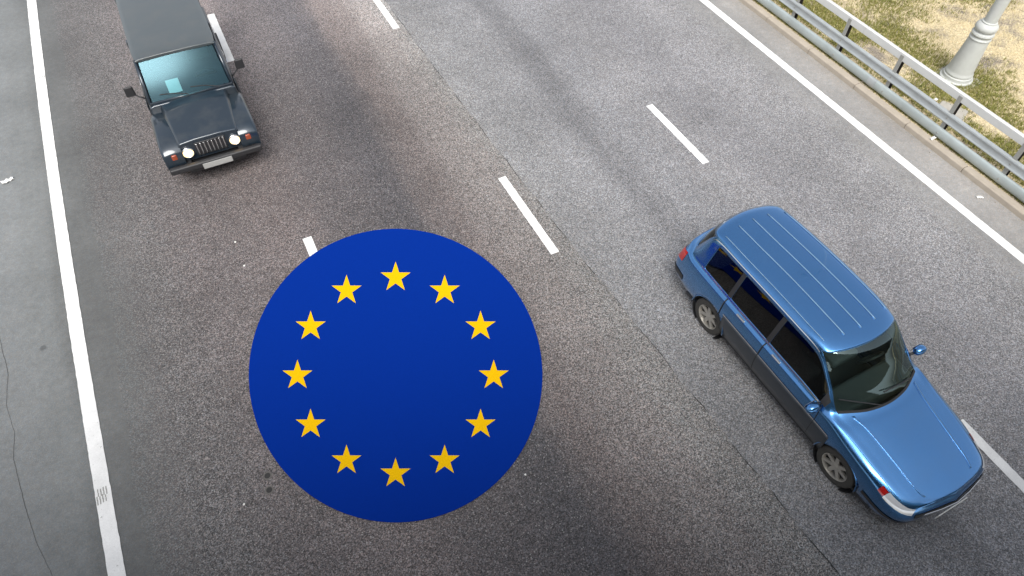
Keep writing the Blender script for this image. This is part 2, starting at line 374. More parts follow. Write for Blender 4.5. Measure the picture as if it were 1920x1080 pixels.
rail('middle_beam', thick(mid, -.006), -.06, M['galv'], [Y0b, 1.0, 5.3, 9.6, 13.9, Y1b], .40)
rail('hand_rail', [(-.045, 0), (.045, 0), (.045, .15), (-.045, .15)], -.01, M['railpaint'], [Y0b, 2.3, 8.3, 14.3, Y1b], .875, bevel=.008)
for yj in (3.19, 7.48, 11.77):                      # lapped splice plates with bolts
    mb = MB(); mb.sweep(thick([(x*1.06-.004, z) for x, z in hump], -.008), yj, yj+.20); o = mb.build('splice_sleeve', M['galv'], bar); o.location = (-.067, 0, .045); shade_auto(o, 40)
mb = MB(); mb.lathe([(.001, -.012), (.012, -.011), (.016, 0), (.016, .006)], axis='x', n=8); bolt = mb.build('bolt', M['postgrey'], bar, smooth=True)
first = True
for i in range(4, 13):
    for bx, bz in ((-.128, .15), (-.094, .495)):
        o = bolt if first else copy_of(bolt, bar); first = False; o.location = (bx, PY0+PS*i, bz)
# street lamp
lamp = empty('street_lamp', (14.52, 7.02, .085), label='grey street lamp with a flared cast base on the dry grass', category='street lamp')
mb = MB(); mb.lathe([(.001, 0), (.34, 0), (.34, .05), (.31, .07), (.30, .10), (.30, .13), (.28, .15), (.001, .15)], n=40); shade_auto(mb.build('base_flange', M['lampgrey'], lamp), 30)
mb = MB(); mb.lathe([(.27, .14), (.285, .16), (.285, .19), (.268, .215), (.262, .26), (.243, .45), (.224, .70), (.208, .92), (.203, .98)], n=40); shade_auto(mb.build('flared_base', M['lampgrey'], lamp), 50)
mb = MB(); mb.lathe([(0.202, .975), (0.217, .99), (0.217, 1.01), (0.202, 1.025), (0.196, 1.05), (0.214, 1.07), (0.224, 1.10), (0.214, 1.13), (0.187, 1.145), (0.182, 1.165), (0.202, 1.18), (0.217, 1.215), (0.218, 1.25), (0.205, 1.29), (0.173, 1.32), (0.150, 1.335), (0.150, 1.36), (0.127, 1.37), (0.118, 1.375)], n=40)
shade_auto(mb.build('collar', M['lampgrey'], lamp), 35)
mb = MB(); mb.tube([(0, 0, 1.35), (0, 0, 4), (0, 0, 8.6)], [.126, .108, .07], 28); shade_auto(mb.build('pole', M['lampgrey'], lamp), 50)
mb = MB(); mb.tube([(0, 0, 8.5), (-.1, 0, 8.9), (-.5, 0, 9.25), (-1.1, 0, 9.4), (-1.7, 0, 9.42)], [.05, .045, .04, .035, .03], 12); shade_auto(mb.build('arm', M['lampgrey'], lamp), 60)
mb = MB(); mb.lathe([(.001, -.32), (.07, -.28), (.12, -.1), (.13, .1), (.09, .28), (.001, .33)], axis='x', n=16, c=(-1.95, 0, 9.4)); shade_auto(mb.build('lamp_head', M['lampgrey'], lamp), 60)
mb = MB(); mb.box(.245, .272, -.08, .08, .36, .78, 1, .8); o = mb.build('access_door', M['lampgrey'], lamp, bevel=.006); o.rotation_euler = (0, R(-5), R(-72)); o.location = (0, 0, 0)
mb = MB(); mb.box(-.42, .42, -.42, .42, -.1, .012); o = mb.build('footing', M['concrete'], lamp, bevel=.02); o.rotation_euler.z = .06
# pale concrete slab half sunk in the grass beside the barrier
mb = MB(); mb.add([(-.36, -.30, 0), (.30, -.34, 0), (.36, .22, 0), (-.26, .33, 0), (-.34, -.28, .035), (.28, -.32, .035), (.34, .20, .035), (-.24, .31, .035)], [(0,3,2,1),(4,5,6,7),(0,1,5,4),(1,2,6,5),(2,3,7,6),(3,0,4,7)])
o = mb.build('concrete_slab', M['concrete'], bevel=.012, label='flat pale concrete slab in the grass behind the barrier', category='slab'); o.location = (13.42, 6.22, .08); o.rotation_euler.z = .5

# grass blades on the verge
def bare(x, y):
    k = 1
    for cx, cy, rx, ry in ((13.55, 8.25, .5, .75), (13.4, 6.25, .42, .42), (13.95, 5.6, .3, .6), (12.8, 7, .2, 30), (13.2, 9.6, .2, .5)):
        q = ((x-cx)/rx)**2+((y-cy)/ry)**2; k *= min(1, q*q*.6)
    return k
def fnoise(seed, sc):
    r = np.random.default_rng(seed); g = r.random((80, 80))
    def f(x, y):
        u, v = x*sc+20, y*sc+20; i, j = int(u) % 78, int(v) % 78; a, b = u-int(u), v-int(v); a = a*a*(3-2*a); b = b*b*(3-2*b)
        return (g[i, j]*(1-a)+g[i+1, j]*a)*(1-b)+(g[i, j+1]*(1-a)+g[i+1, j+1]*a)*b
    return f
n1, n2, n3 = fnoise(1, .9), fnoise(2, 2.6), fnoise(3, .5)
def grass(name, mat, count, prob, lmin, lmax, wd, **props):
    V = []; Fs = []; k = 0; tries = 0
    while k < count and tries < count*8:
        tries += 1
        x = 12.55+rng.random()**1.15*8.0; y = 2.0+rng.random()*12.5
        if rng.random() > prob(x, y): continue
        for _ in range(3):
            px, py = x+rng.normal(0, .02), y+rng.normal(0, .02); a = rng.random()*6.283; L = lmin+(lmax-lmin)*rng.random()**1.6; ln = .25+1.0*rng.random()
            dx, dy = math.cos(a), math.sin(a); h = L*math.cos(ln*.8); o_ = L*math.sin(ln*.8); ww = wd*(.6+.8*rng.random())
            i = len(V); z0 = .082
            V += [(px-dy*ww, py+dx*ww, z0), (px+dy*ww, py-dx*ww, z0), (px+dx*o_*.45+dy*ww*.7, py+dy*o_*.45-dx*ww*.7, z0+h*.65), (px+dx*o_*.45-dy*ww*.7, py+dy*o_*.45+dx*ww*.7, z0+h*.65), (px+dx*o_, py+dy*o_, z0+h*.85)]
            Fs += [(i, i+1, i+2, i+3), (i+3, i+2, i+4)]; k += 1
    me = bpy.data.meshes.new(name); me.from_pydata(V, [], Fs); me.materials.append(mat)
    o = bpy.data.objects.new(name, me); COL.objects.link(o)
    for kk, vv in props.items(): o[kk] = vv
def gd(x, y):
    e = max(0, 1-(x-12.9)/2.6)
    return max(0, min(1, (1.5*e+.9*(n1(x, y)-.48)*2+.7*(n2(x, y)-.5)-.12)))
grass('green_grass', M['green'], 110000, lambda x, y: gd(x, y)*bare(x, y),   .04, .12, .0055, kind='stuff', label='short green grass tufts behind the barrier', category='grass')
grass('dry_grass', M['dry'], 60000, lambda x, y: bare(x, y)*(1-.93*gd(x, y))*(.35+.65*n2(x, y)), .03, .085, .0042, kind='stuff', label='dry straw coloured grass around the street lamp', category='grass')

# ------------------------------------------------------------------ litter and pebbles
def scrap(loc, rz, sx, sy, label, h=.02, cat='litter', mat='litter', seed=0):
    r = random.Random(seed); mb = MB(); nx, ny = 6, 4; v = []
    for j in range(ny+1):
        for i in range(nx+1):
            v.append(((i/nx-.5)*sx*(1+r.uniform(-.12, .12)), (j/ny-.5)*sy*(1+r.uniform(-.2, .2)), .004+h*abs(math.sin(i*1.3+j*.8+seed))*r.uniform(.5, 1)))
    mb.add(v, [(j*(nx+1)+i, j*(nx+1)+i+1, (j+1)*(nx+1)+i+1, (j+1)*(nx+1)+i) for j in range(ny) for i in range(nx)])
    o = mb.build('paper_scrap', M[mat], label=label, category=cat); o.location = loc; o.rotation_euler.z = rz
    md = o.modifiers.new('thick', 'SOLIDIFY'); md.thickness = .003
scrap((-4.06, 12.56, .008), .25, .21, .085, 'crumpled white wrapper on the grey shoulder at the left edge', .04, seed=1)
scrap((12.07, 4.22, .012), -.5, .12, .055, 'white paper scrap lying on the gutter strip near the kerb', .02, seed=2)
scrap((13.15, 7.05, .13), .6, .16, .04, 'narrow white paper strip in the green grass behind the barrier', .02, seed=3)
scrap((13.45, 6.62, .13), .2, .09, .06, 'small bright white scrap in the grass beside the concrete slab', .03, seed=4)
scrap((13.30, 9.05, .12), .9, .09, .07, 'white scrap lying in the grass near the bare soil patch', .03, seed=5)
scrap((12.43, 5.75, .125), .1, .13, .06, 'pale crumpled wrapper on the kerb against the lower beam', .03, seed=6)
peb_spots = [(-.63, 9.2, .018, 'white pebble on the asphalt above the emblem, upper of two'), (-.62, 8.6, .018, 'white pebble on the asphalt beside the upper left edge of the emblem'), (-1.6, 4.5, .015, 'white pebble on the asphalt near the drilled core holes'),
    (1.95, 3.2, .015, 'white pebble on the asphalt right of the emblem'), (12.22, 5.55, .02, 'grey pebble in the gutter against the kerb'), (12.24, 4.0, .02, 'grey pebble in the gutter near the white paper scrap')]
for k, (x, y, r_, lb) in enumerate(peb_spots):
    mb = MB(); rr = random.Random(k); mb.lathe([(.001, -.3*r_), (r_*.8, -.1*r_), (r_, .25*r_), (r_*.6, .75*r_), (.001, .85*r_)], n=7)
    mb.v = [(a*rr.uniform(.75, 1.25), b*rr.uniform(.75, 1.25), c_) for a, b, c_ in mb.v]
    o = mb.build('pebble', M['litter'] if k < 4 else M['pebble'], group='pebbles scattered on the road', label=lb, category='pebble'); o.location = (x, y, .01)

# ------------------------------------------------------------------ overpass the picture is taken from (its shade falls on the near road)
mb = MB(); mb.sweep([(-.45, 7.45), (-.45, 6.9), (-1.5, 6.2), (-13, 6.2), (-14, 6.9), (-14, 7.45)], -60, 60)
mb.v = [(y, x+.25, z) for x, y, z in mb.v]
br = mb.build('overpass_deck', M['bridge'], kind='structure'); br.rotation_euler.z = -.7*YAW      # unseen deck, skewed to shape its shade on the near road

# ------------------------------------------------------------------ vehicle materials
def carpaint(name, col, metal=.35, rough=.3, dirt=.12):
    m, t, b = newmat(name); co = coords(t)
    f = noise(t, co, 3, 5, .6); cc = mixc(t, ramp(t, f, [(.45, 0.), (.8, dirt)]), col, (.16, .15, .13))
    t.links.new(cc, b.inputs['Base Color']); b.inputs['Metallic'].default_value = metal
    rr = ramp(t, f, [(.3, rough), (.8, rough+.12)]); t.links.new(rr, b.inputs['Roughness'])
    b.inputs['Coat Weight'].default_value = 1; b.inputs['Coat Roughness'].default_value = .04
    return m
def glass(name, tint, opac, rough=.02, refl=(.95, 1, 1)):
    m, t, b = newmat(name); t.nodes.remove(b); o = t.nodes['Material Output']
    tr = N(t, 'ShaderNodeBsdfTransparent'); tr.inputs[0].default_value = (*tint, 1)
    gl = N(t, 'ShaderNodeBsdfGlossy'); gl.inputs['Roughness'].default_value = rough; gl.inputs[0].default_value = (*refl, 1)
    fr = N(t, 'ShaderNodeFresnel', IOR=1.5); mx = t.nodes.new('ShaderNodeMixShader')
    a = mathn(t, 'ADD', fr.outputs[0], opac)
    t.links.new(a, mx.inputs[0]); t.links.new(tr.outputs[0], mx.inputs[1]); t.links.new(gl.outputs[0], mx.inputs[2]); t.links.new(mx.outputs[0], o.inputs[0])
    co = coords(t); bm = N(t, 'ShaderNodeBump', Strength=.02); t.links.new(noise(t, co, 2), bm.inputs['Height']); t.links.new(bm.outputs[0], gl.inputs['Normal'])
    return m
M['blue'] = carpaint('blue metallic paint', (.075, .25, .55), .95, .17, .07)
M['navy'] = carpaint('dark navy paint', (.014, .026, .040), .3, .3, .2)
M['rib'] = plain('pale rib highlight', (.24, .38, .54), .35, .5, var=.1)
M['wsglass'] = glass('green tinted windscreen', (.62, .78, .75), .07, refl=(.75, .95, .95))
M['teal'] = glass('teal windscreen', (.38, .62, .66), .035, refl=(.40, .72, .85), rough=.25)
M['sideglass'] = glass('dark tinted glass', (.06, .07, .07), .0)
M['skygreyroof'] = carpaint('roof paint greyed by sky', (.062, .075, .08), .2, .4, .25)  # sky reflection put into the roof as a greyer base colour
M['lower_side'] = plain('dark blue grey cladding', (.02, .026, .034), .4, 0, var=.2, scale=6, coat=.3)
M['rubber'] = plain('black rubber', (.018, .018, .019), .75, var=.3, scale=15)
M['tyre'] = plain('dusty tyre rubber', (.035, .033, .030), .85, var=.35, scale=12)
M['blackpl'] = plain('black plastic', (.022, .022, .024), .5, var=.2, scale=10)
M['interior'] = plain('grey seat cloth', (.10, .10, .105), .9, var=.3, scale=30)
M['dash'] = plain('dark dashboard', (.05, .052, .055), .7, var=.2, scale=10)
M['alloy'] = plain('dusty silver alloy', (.46, .44, .40), .4, .7, var=.15, scale=10)
M['steelwheel'] = plain('grey steel wheel', (.20, .20, .19), .45, .6, var=.2, scale=10)
M['chrome'] = plain('chrome trim', (.72, .73, .74), .15, 1, var=.05, scale=10)
M['lens'] = plain('clear lamp lens', (.70, .72, .74), .08, .2, var=.05, coat=1)
M['redlens'] = plain('red lamp lens', (.40, .012, .012), .15, 0, var=.1, coat=1)
M['amber'] = plain('brownish red lamp lens', (.30, .055, .02), .2, 0, var=.1, coat=1)
M['plate'] = plain('white number plate', (.72, .72, .70), .4, 0, var=.04)
M['plategrey'] = plain('dusty number plate', (.34, .34, .33), .5, 0, var=.1)
def emit(name, col, st):
    m, t, b = newmat(name); b.inputs['Base Color'].default_value = (.8, .7, .5, 1); b.inputs['Emission Color'].default_value = (*col, 1); b.inputs['Emission Strength'].default_value = st; b.inputs['Roughness'].default_value = .15
    co = coords(t); g = noise(t, co, 12); t.links.new(mixc(t, g, tuple(x*.9 for x in col), col), b.inputs['Emission Color'])
    return m
M['headlit'] = emit('lit headlamp', (1, .66, .27), 1.3)

# ------------------------------------------------------------------ lofted car shell
def tang(P, axis):
    """monotone tangents so the surface never overshoots its control points"""
    D = np.diff(P, axis=axis); n = P.shape[axis]; T = np.zeros_like(P)
    a = np.take(D, range(0, n-2), axis); b = np.take(D, range(1, n-1), axis)
    with np.errstate(divide='ignore', invalid='ignore'):
        h = np.where(a*b > 0, 2*a*b/(a+b), 0); 
    h = .55*h+.45*np.clip((a+b)/2, -3*np.minimum(abs(a), abs(b)), 3*np.minimum(abs(a), abs(b)))
    ix = [slice(None)]*3; ix[axis] = slice(1, n-1); T[tuple(ix)] = h
    ix[axis] = 0; T[tuple(ix)] = np.take(D, 0, axis); ix[axis] = n-1; T[tuple(ix)] = np.take(D, n-2, axis)
    return T
def herm(P, T, us, axis):
    res = []; n = P.shape[axis]
    for u in us:
        i = min(int(u), n-2); s_ = u-i
        h00, h10, h01, h11 = 2*s_**3-3*s_**2+1, s_**3-2*s_**2+s_, -2*s_**3+3*s_**2, s_**3-s_**2
        res.append(h00*np.take(P, i, axis)+h10*np.take(T, i, axis)+h01*np.take(P, i+1, axis)+h11*np.take(T, i+1, axis))
    return np.stack(res, axis)
class Loft:
    def __init__(s, rings):
        full = [list(r)+[(-x, y, z) for x, y, z in reversed(r[:-1])] for r in rings]
        s.P = np.array(full, float); s.ni, s.nj = s.P.shape[:2]
    def grid(s, us, vs):
        A = herm(s.P, tang(s.P, 0), us, 0); return herm(A, tang(A, 1), vs, 1)
    def patch(s, name, mat, u0, u1, v0, v1, parent, off=.003, nu=None, nv=None, smooth=True, th=0, **props):
        nu = nu or max(2, int((u1-u0)*5)+1); nv = nv or max(2, int((v1-v0)*4)+1)
        us = np.linspace(u0, u1, nu+1); vs = np.linspace(v0, v1, nv+1)
        return s.mesh(name, mat, us, vs, [], parent, off, th, **props)
    def mesh(s, name, mat, us, vs, holes, parent, off=0, th=0, arches=(), **props):
        Gd = s.grid(us, vs); nu, nv = len(us), len(vs)
        du = np.gradient(Gd, axis=0); dv = np.gradient(Gd, axis=1); nn = np.cross(du, dv); l = np.linalg.norm(nn, axis=2, keepdims=True); nn = nn/np.maximum(l, 1e-9)
        cen = np.array([0, 0, .75]); 
        flip = np.sign(np.sum(nn*(Gd-cen)*np.array([1, .3, 1]), axis=2).mean()); nn = nn*flip
        V = (Gd+nn*off).reshape(-1, 3)
        F_ = []
        for i in range(nu-1):
            for j in range(nv-1):
                um, vm = (us[i]+us[i+1])/2, (vs[j]+vs[j+1])/2
                if any(a <= um <= b and c_ <= vm <= d_ for a, b, c_, d_ in holes): continue
                q = (i*nv+j, (i+1)*nv+j, (i+1)*nv+j+1, i*nv+j+1)
                skip = False
                for ay, az, ar in arches:
                    ins = [(V[k][1]-ay)**2+(V[k][2]-az)**2 < ar*ar and abs(V[k][0]) > .5 for k in q]
                    if all(ins): skip = True
                if skip: continue
                F_.append(q if flip > 0 else q[::-1])
        used = sorted({k for f in F_ for k in f})
        for k in used:                                   # snap the rim of each wheel arch to its circle
            for ay, az, ar in arches:
                dy, dz = V[k][1]-ay, V[k][2]-az; r_ = math.hypot(dy, dz)
                if r_ < ar and abs(V[k][0]) > .5: V[k][1] = ay+dy/r_*ar; V[k][2] = az+dz/r_*ar
        mp = {k: i for i, k in enumerate(used)}
        me = bpy.data.meshes.new(name); me.from_pydata([tuple(V[k]) for k in used], [], [tuple(mp[k] for k in f) for f in F_])
        me.materials.append(mat); b = bmesh.new(); b.from_mesh(me); bmesh.ops.remove_doubles(b, verts=b.verts, dist=.0005)
        bmesh.ops.recalc_face_normals(b, faces=b.faces)
        if sum(f.normal.dot(f.calc_center_median()-Vector((0, 0, .7))) for f in b.faces) < 0: bmesh.ops.reverse_faces(b, faces=b.faces)
        for f in b.faces: f.smooth = True
        b.to_mesh(me); b.free()
        o = bpy.data.objects.new(name, me); COL.objects.link(o); o.parent = parent
        if th:
            md = o.modifiers.new('thick', 'SOLIDIFY'); md.thickness = th; md.offset = -1
        for k, val in props.items(): o[k] = val
        return o
def wheel(parent, x, y, r, wdt, rimmat, spokes, lbl=None):
    sgn = 1 if x > 0 else -1
    wv = wdt/2; rr = r*.66
    mb = MB(); mb.lathe([(rr, -wv*.75), (rr*1.03, -wv*.95), (r*.86, -wv), (r*.955, -wv*.92), (r, -wv*.7), (r, -wv*.25), (r*.985, -wv*.22), (r*.985, -wv*.12), (r, -wv*.09), (r, wv*.09), (r*.985, wv*.12), (r*.985, wv*.22), (r, wv*.25), (r, wv*.7), (r*.955, wv*.92), (r*.86, wv), (rr*1.03, wv*.95), (rr, wv*.75)], axis='x', n=40, close=True)
    wo = shade_auto(mb.build('wheel', M['tyre'], parent), 45); wo.location = (x, y, r)
    mb = MB(); mb.lathe([(rr*1.02, -wv*.8), (rr*.95, -wv*.7), (rr*.93, wv*.5), (rr*.97, wv*.86), (rr*1.02, wv*.9)], axis='x', n=40)
    for k in range(spokes):
        a = 2*math.pi*k/spokes; ca, sa = math.cos(a), math.sin(a)
        v = []
        for q, hw, hx in ((.16*rr, .16*rr, wv*.62), (rr*.96, .11*rr, wv*.78)):
            for sx_, sh_ in ((-hw, hx), (hw, hx), (hw, hx-.03), (-hw, hx-.03)):
                v.append((sh_, q*ca-sx_*sa, q*sa+sx_*ca))
        mb.add(v, [(0,1,5,4),(1,2,6,5),(2,3,7,6),(3,0,4,7)])
    mb.lathe([(.001, wv*.72), (rr*.16, wv*.7), (rr*.24, wv*.6), (rr*.24, wv*.3)], axis='x', n=20)
    rm = shade_auto(mb.build('rim', rimmat, wo), 40)
    mb = MB(); mb.lathe([(.001, wv*.2), (rr*.95, wv*.2)], axis='x', n=24); mb.build('brake_disc', M['blackpl'], wo)
    if sgn < 0: wo.rotation_euler.z = math.pi
    return wo

# ------------------------------------------------------------------ blue estate car
car = empty('estate_car', (6.5, 2.72, 0), math.pi+.014, label='glossy blue estate car with ribbed roof and dark side windows', category='car')
def ring(y, zs=None, xs=None, **k): pass
sill = lambda y, s=1: [(.80*s, y, .24), (.868*s, y, .42), (.888*s, y, .66)]
rings = [
 [(0,2.17,.22),(0,2.225,.38),(0,2.235,.54),(0,2.215,.655),(0,2.18,.72),(0,2.172,.735),(0,2.168,.74),(0,2.166,.742),(0,2.165,.744)],
 [(.58,2.09,.22),(.64,2.14,.38),(.66,2.15,.54),(.63,2.13,.655),(.56,2.11,.715),(.46,2.115,.735),(.36,2.125,.742),(.19,2.14,.75),(0,2.145,.754)],
 [(.76,1.94,.22),(.825,1.96,.39),(.838,1.96,.56),(.80,1.95,.68),(.71,1.96,.745),(.60,1.975,.765),(.49,1.985,.776),(.27,2.00,.79),(0,2.01,.796)],
 [(.80,1.68,.23),(.862,1.68,.42),(.876,1.68,.62),(.842,1.68,.765),(.745,1.68,.825),(.64,1.68,.842),(.52,1.68,.856),(.28,1.70,.874),(0,1.71,.88)],
 [*sill(1.30),(.856,1.28,.835),(.775,1.27,.905),(.68,1.27,.924),(.56,1.28,.94),(.30,1.30,.96),(0,1.315,.966)],
 [*sill(.98),(.862,.96,.875),(.805,.93,.95),(.73,.94,.968),(.62,.99,.98),(.32,1.11,.992),(0,1.15,.996)],
 [*sill(.66),(.866,.64,.895),(.816,.62,.968),(.69,.60,1.25),(.585,.67,1.285),(.30,.78,1.31),(0,.815,1.316)],
 [*sill(.30),(.868,.30,.905),(.82,.30,.978),(.660,.25,1.50),(.58,.33,1.556),(.295,.42,1.594),(0,.45,1.604)],
 [*sill(-.15),(.868,-.15,.91),(.822,-.15,.982),(.672,-.15,1.54),(.60,-.14,1.603),(.30,-.13,1.640),(0,-.12,1.65)],
 [*sill(-.75),(.868,-.75,.915),(.822,-.75,.986),(.674,-.75,1.55),(.602,-.75,1.614),(.30,-.75,1.652),(0,-.75,1.662)],
 [*sill(-1.35),(.864,-1.35,.92),(.816,-1.35,.99),(.668,-1.33,1.54),(.596,-1.35,1.604),(.30,-1.37,1.638),(0,-1.38,1.646)],
 [(.795,-1.78,.25),(.858,-1.78,.43),(.876,-1.78,.67),(.852,-1.78,.92),(.80,-1.78,.99),(.648,-1.76,1.50),(.575,-1.84,1.568),(.29,-1.90,1.598),(0,-1.92,1.606)],
 [(.77,-1.98,.26),(.83,-2.0,.43),(.846,-2.0,.67),(.818,-1.98,.91),(.765,-1.98,.985),(.675,-2.0,1.03),(.56,-2.05,1.04),(.30,-2.10,1.045),(0,-2.115,1.047)],
 [(.70,-2.10,.28),(.76,-2.14,.43),(.77,-2.15,.65),(.735,-2.12,.87),(.68,-2.10,.95),(.60,-2.115,.99),(.50,-2.13,1.0),(.28,-2.155,1.006),(0,-2.165,1.008)],
 [(0,-2.16,.28),(0,-2.20,.43),(0,-2.205,.65),(0,-2.185,.87),(0,-2.175,.95),(0,-2.172,.99),(0,-2.171,.998),(0,-2.17,1.0),(0,-2.169,1.002)]]
stretch = lambda y: y+(.24*(y-1.4)/.8 if y > 1.4 else (.30*(y+1.4)/.8 if y < -1.4 else 0))
rings = [[(x, stretch(y), z) for x, y, z in r_] for r_ in rings]
L = Loft(rings)
holes = [(5.08, 6.93, 5.22, 10.78), (5.75, 8.30, 4.12, 4.86), (8.42, 9.72, 4.12, 4.86), (9.84, 10.80, 4.12, 4.86), (5.75, 8.30, 11.14, 11.88), (8.42, 9.72, 11.14, 11.88), (9.84, 10.80, 11.14, 11.88), (11.12, 11.88, 5.35, 10.65)]
us = sorted(set(np.round(np.concatenate([np.linspace(0, 14, 14*7+1), [h[0] for h in holes], [h[1] for h in holes]]), 4)))
vs = sorted(set(np.round(np.concatenate([np.linspace(0, 16, 16*5+1), [h[2] for h in holes], [h[3] for h in holes]]), 4)))
AR = ((1.38, .31, .375), (-1.40, .31, .375))
L.mesh('body', M['blue'], us, vs, holes, car, 0, .016, AR)
L.patch('windshield', M['wsglass'], 5.06, 6.95, 5.2, 10.8, car, -.006)
L.patch('windshield_seal', M['rubber'], 5.02, 5.13, 5.25, 10.75, car, .002, nv=20)
L.patch('rear_window', M['sideglass'], 11.1, 11.9, 5.33, 10.67, car, -.006)
for sd in (0, 1):
    mv = (lambda a, b: (16-b, 16-a)) if sd else (lambda a, b: (a, b))
    P_ = lambda n_, m_, u0, u1, a, b, off=.003, **k: L.patch(n_, m_, u0, u1, *mv(a, b), car, off, **k)
    for u0, u1 in ((5.73, 8.32), (8.40, 9.74), (9.82, 10.82)): P_('side_window', M['sideglass'], u0, u1, 4.10, 4.88, -.006)
    P_('pillar_trim', M['blackpl'], 8.30, 8.42, 4.12, 4.86, .002); P_('pillar_trim', M['blackpl'], 9.72, 9.84, 4.12, 4.86, .002)
    P_('pillar_trim', M['blackpl'], 5.45, 5.75, 4.15, 4.84, .002)
    P_('belt_trim', M['chrome'], 5.6, 10.9, 4.02, 4.11, .004, nu=40)
    P_('side_moulding', M['chrome'], 4.7, 9.65, 2.22, 2.30, .006, nu=40)
    P_('lower_side_panel', M['lower_side'], 4.62, 9.62, .02, 2.2, .008, nu=40, nv=10, th=.01)  # dark panel over the lower body side
    for u in (5.55, 8.36, 9.78): P_('door_gap', M['rubber'], u-.013, u+.013, .45, 4.02, .009, nu=1, nv=30)
    P_('hood_gap', M['rubber'], 1.9, 4.95, 3.965, 4.02, .002, nu=30, nv=1)
    P_('headlight', M['lens'], 1.05, 2.35, 2.75, 3.75, .004, nu=10, nv=6)
    P_('indicator', M['redlens'], 2.36, 2.62, 2.85, 3.65, .004)
    P_('tail_light', M['redlens'], 12.15, 13.25, 2.35, 3.55, .005, nu=8)
    P_('bumper_strip', M['blackpl'], .01, 2.9, 1.05, 1.4, .008, nu=24)
    P_('rear_bumper_strip', M['blackpl'], 11.6, 13.99, 1.0, 1.5, .008, nu=24)
    P_('grille', M['blackpl'], .01, .92, 2.25, 2.85, .005, nu=8)
    P_('roof_gutter', M['chrome'], 6.95, 11.2, 5.02, 5.10, .006, nu=30)
    for k, u in enumerate((7.9, 9.2)):
        p = L.grid([u], [3.55 if not sd else 12.45])[0, 0]; sg = 1 if p[0] > 0 else -1
        mb = MB(); mb.box(p[0]-.004*sg-.012, p[0]-.004*sg+.022*1, p[1]-.085, p[1]+.085, p[2]-.014, p[2]+.014); mb.build('door_handle', M['chrome'], car, bevel=.008)
for k in range(5):                        # raised ribs pressed into the roof, their highlights painted as paler colour
    v = 6.15+k*.925; rb = L.patch('roof_rib', M['rib'], 7.35, 10.7, v-.022, v+.022, car, .011, nu=30, nv=2, th=.012)
for v in (6.25, 9.75): L.patch('bonnet_crease', M['blue'], 1.6, 4.85, v-.06, v+.06, car, .006, nu=24, nv=3, th=.007)
mb = MB()
for z in (.565, .60, .635): mb.tube([(-.5, 2.415, z), (-.25, 2.463, z), (0, 2.49, z), (.25, 2.463, z), (.5, 2.415, z)], .006, 6)
mb.build('grille_bars', M['chrome'], car)
mb = MB(); mb.box(-.26, .26, 2.496, 2.510, .40, .51); mb.build('number_plate', M['plate'], car, bevel=.003)
mb = MB(); mb.box(-.26, .26, -2.535, -2.515, .70, .81); mb.build('number_plate', M['plate'], car, bevel=.003)
mb = MB(); mb.box(-.80, .80, -2.0, 2.0, .19, .25); mb.box(-.55, .55, -2.1, 2.1, .2, .30); mb.build('floor_pan', M['blackpl'], car)
for yy_ in (1.38, -1.40):
    for sg in (1, -1):
        mb = MB(); mb.lathe([(.376, 0), (.376, sg*-.30), (.02, sg*-.30)], axis='x', n=28, c=(sg*.845, yy_, .31)); mb.build('wheel_well', M['blackpl'], car)
        wheel(car, sg*.765, yy_, .312, .20, M['alloy'], 7)
        mb = MB(); mb.tube([(sg*.878, yy_+.375*math.cos(a), .31+.375*math.sin(a)) for a in np.linspace(.03, math.pi-.03, 24)], .010, 6); mb.build('arch_lip', M['blue'], car, smooth=True)
for sg in (1, -1):
    mb = MB(); mb.lathe([(.001, -.085), (.05, -.08), (.078, -.05), (.085, .0), (.07, .05), (.03, .075), (.001, .08)], axis='y', n=20)
    mb.v = [(a*1.25, b*.8, c_*.85) for a, b, c_ in mb.v]; mo = mb.build('side_mirror', M['blue'], car, smooth=True); mo.location = (sg*.985, .74, 1.03)
    mb = MB(); mb.box(-.085, .085, -.072, -.064, -.055, .055); mb.build('mirror_glass', M['chrome'], mo, bevel=.01)
    mb = MB(); mb.tube([(sg*.82, .70, .965), (sg*.93, .73, 1.0)], .022, 8); mb.build('mirror_arm', M['blackpl'], car, smooth=True)
for x in (-.42, .12):
    g_ = L.grid([5.16, 5.5], [8-x*4.0, 8-x*4.0-1.9])
    mb = MB(); a_, b_ = Vector(g_[0, 0])+Vector((0, .02, .02)), Vector(g_[1, 1])+Vector((0, .02, .025)); mb.tube([a_, (a_+b_)/2+Vector((0, .005, .005)), b_], .009, 6); mb.build('wiper', M['blackpl'], car)
# cabin
mb = MB(); mb.box(-.72, .72, .55, 1.02, .62, .93, .97, .8); mb.build('dashboard', M['dash'], car, bevel=.05, seg=3)
for x in (-.36, .36):
    mb = MB(); mb.box(x-.25, x+.25, -.30, .25, .40, .58); mb.build('seat', M['interior'], car, bevel=.06, seg=3)
    mb = MB(); mb.box(x-.24, x+.24, -.42, -.27, .5, 1.12, .9, .8); mb.box(x-.13, x+.13, -.42, -.32, 1.16, 1.34, .8, .8); mb.build('backrest', M['interior'], car, bevel=.05, seg=3)
mb = MB(); mb.box(-.62, .62, -1.15, -.6, .40, .58); mb.box(-.62, .62, -1.28, -1.12, .5, 1.15, .95, .8); mb.build('rear_bench', M['interior'], car, bevel=.05, seg=3)
mb = MB(); mb.lathe([(.18+.016*math.cos(a), .016*math.sin(a)) for a in np.linspace(0, 2*math.pi, 9)[:-1]], axis='y', n=28, close=True); mb.box(-.17, .17, -.01, .01, -.03, .03); o = mb.build('steering_wheel', M['blackpl'], car, smooth=True); o.location = (-.36, .48, .92); o.rotation_euler.x = R(-25)

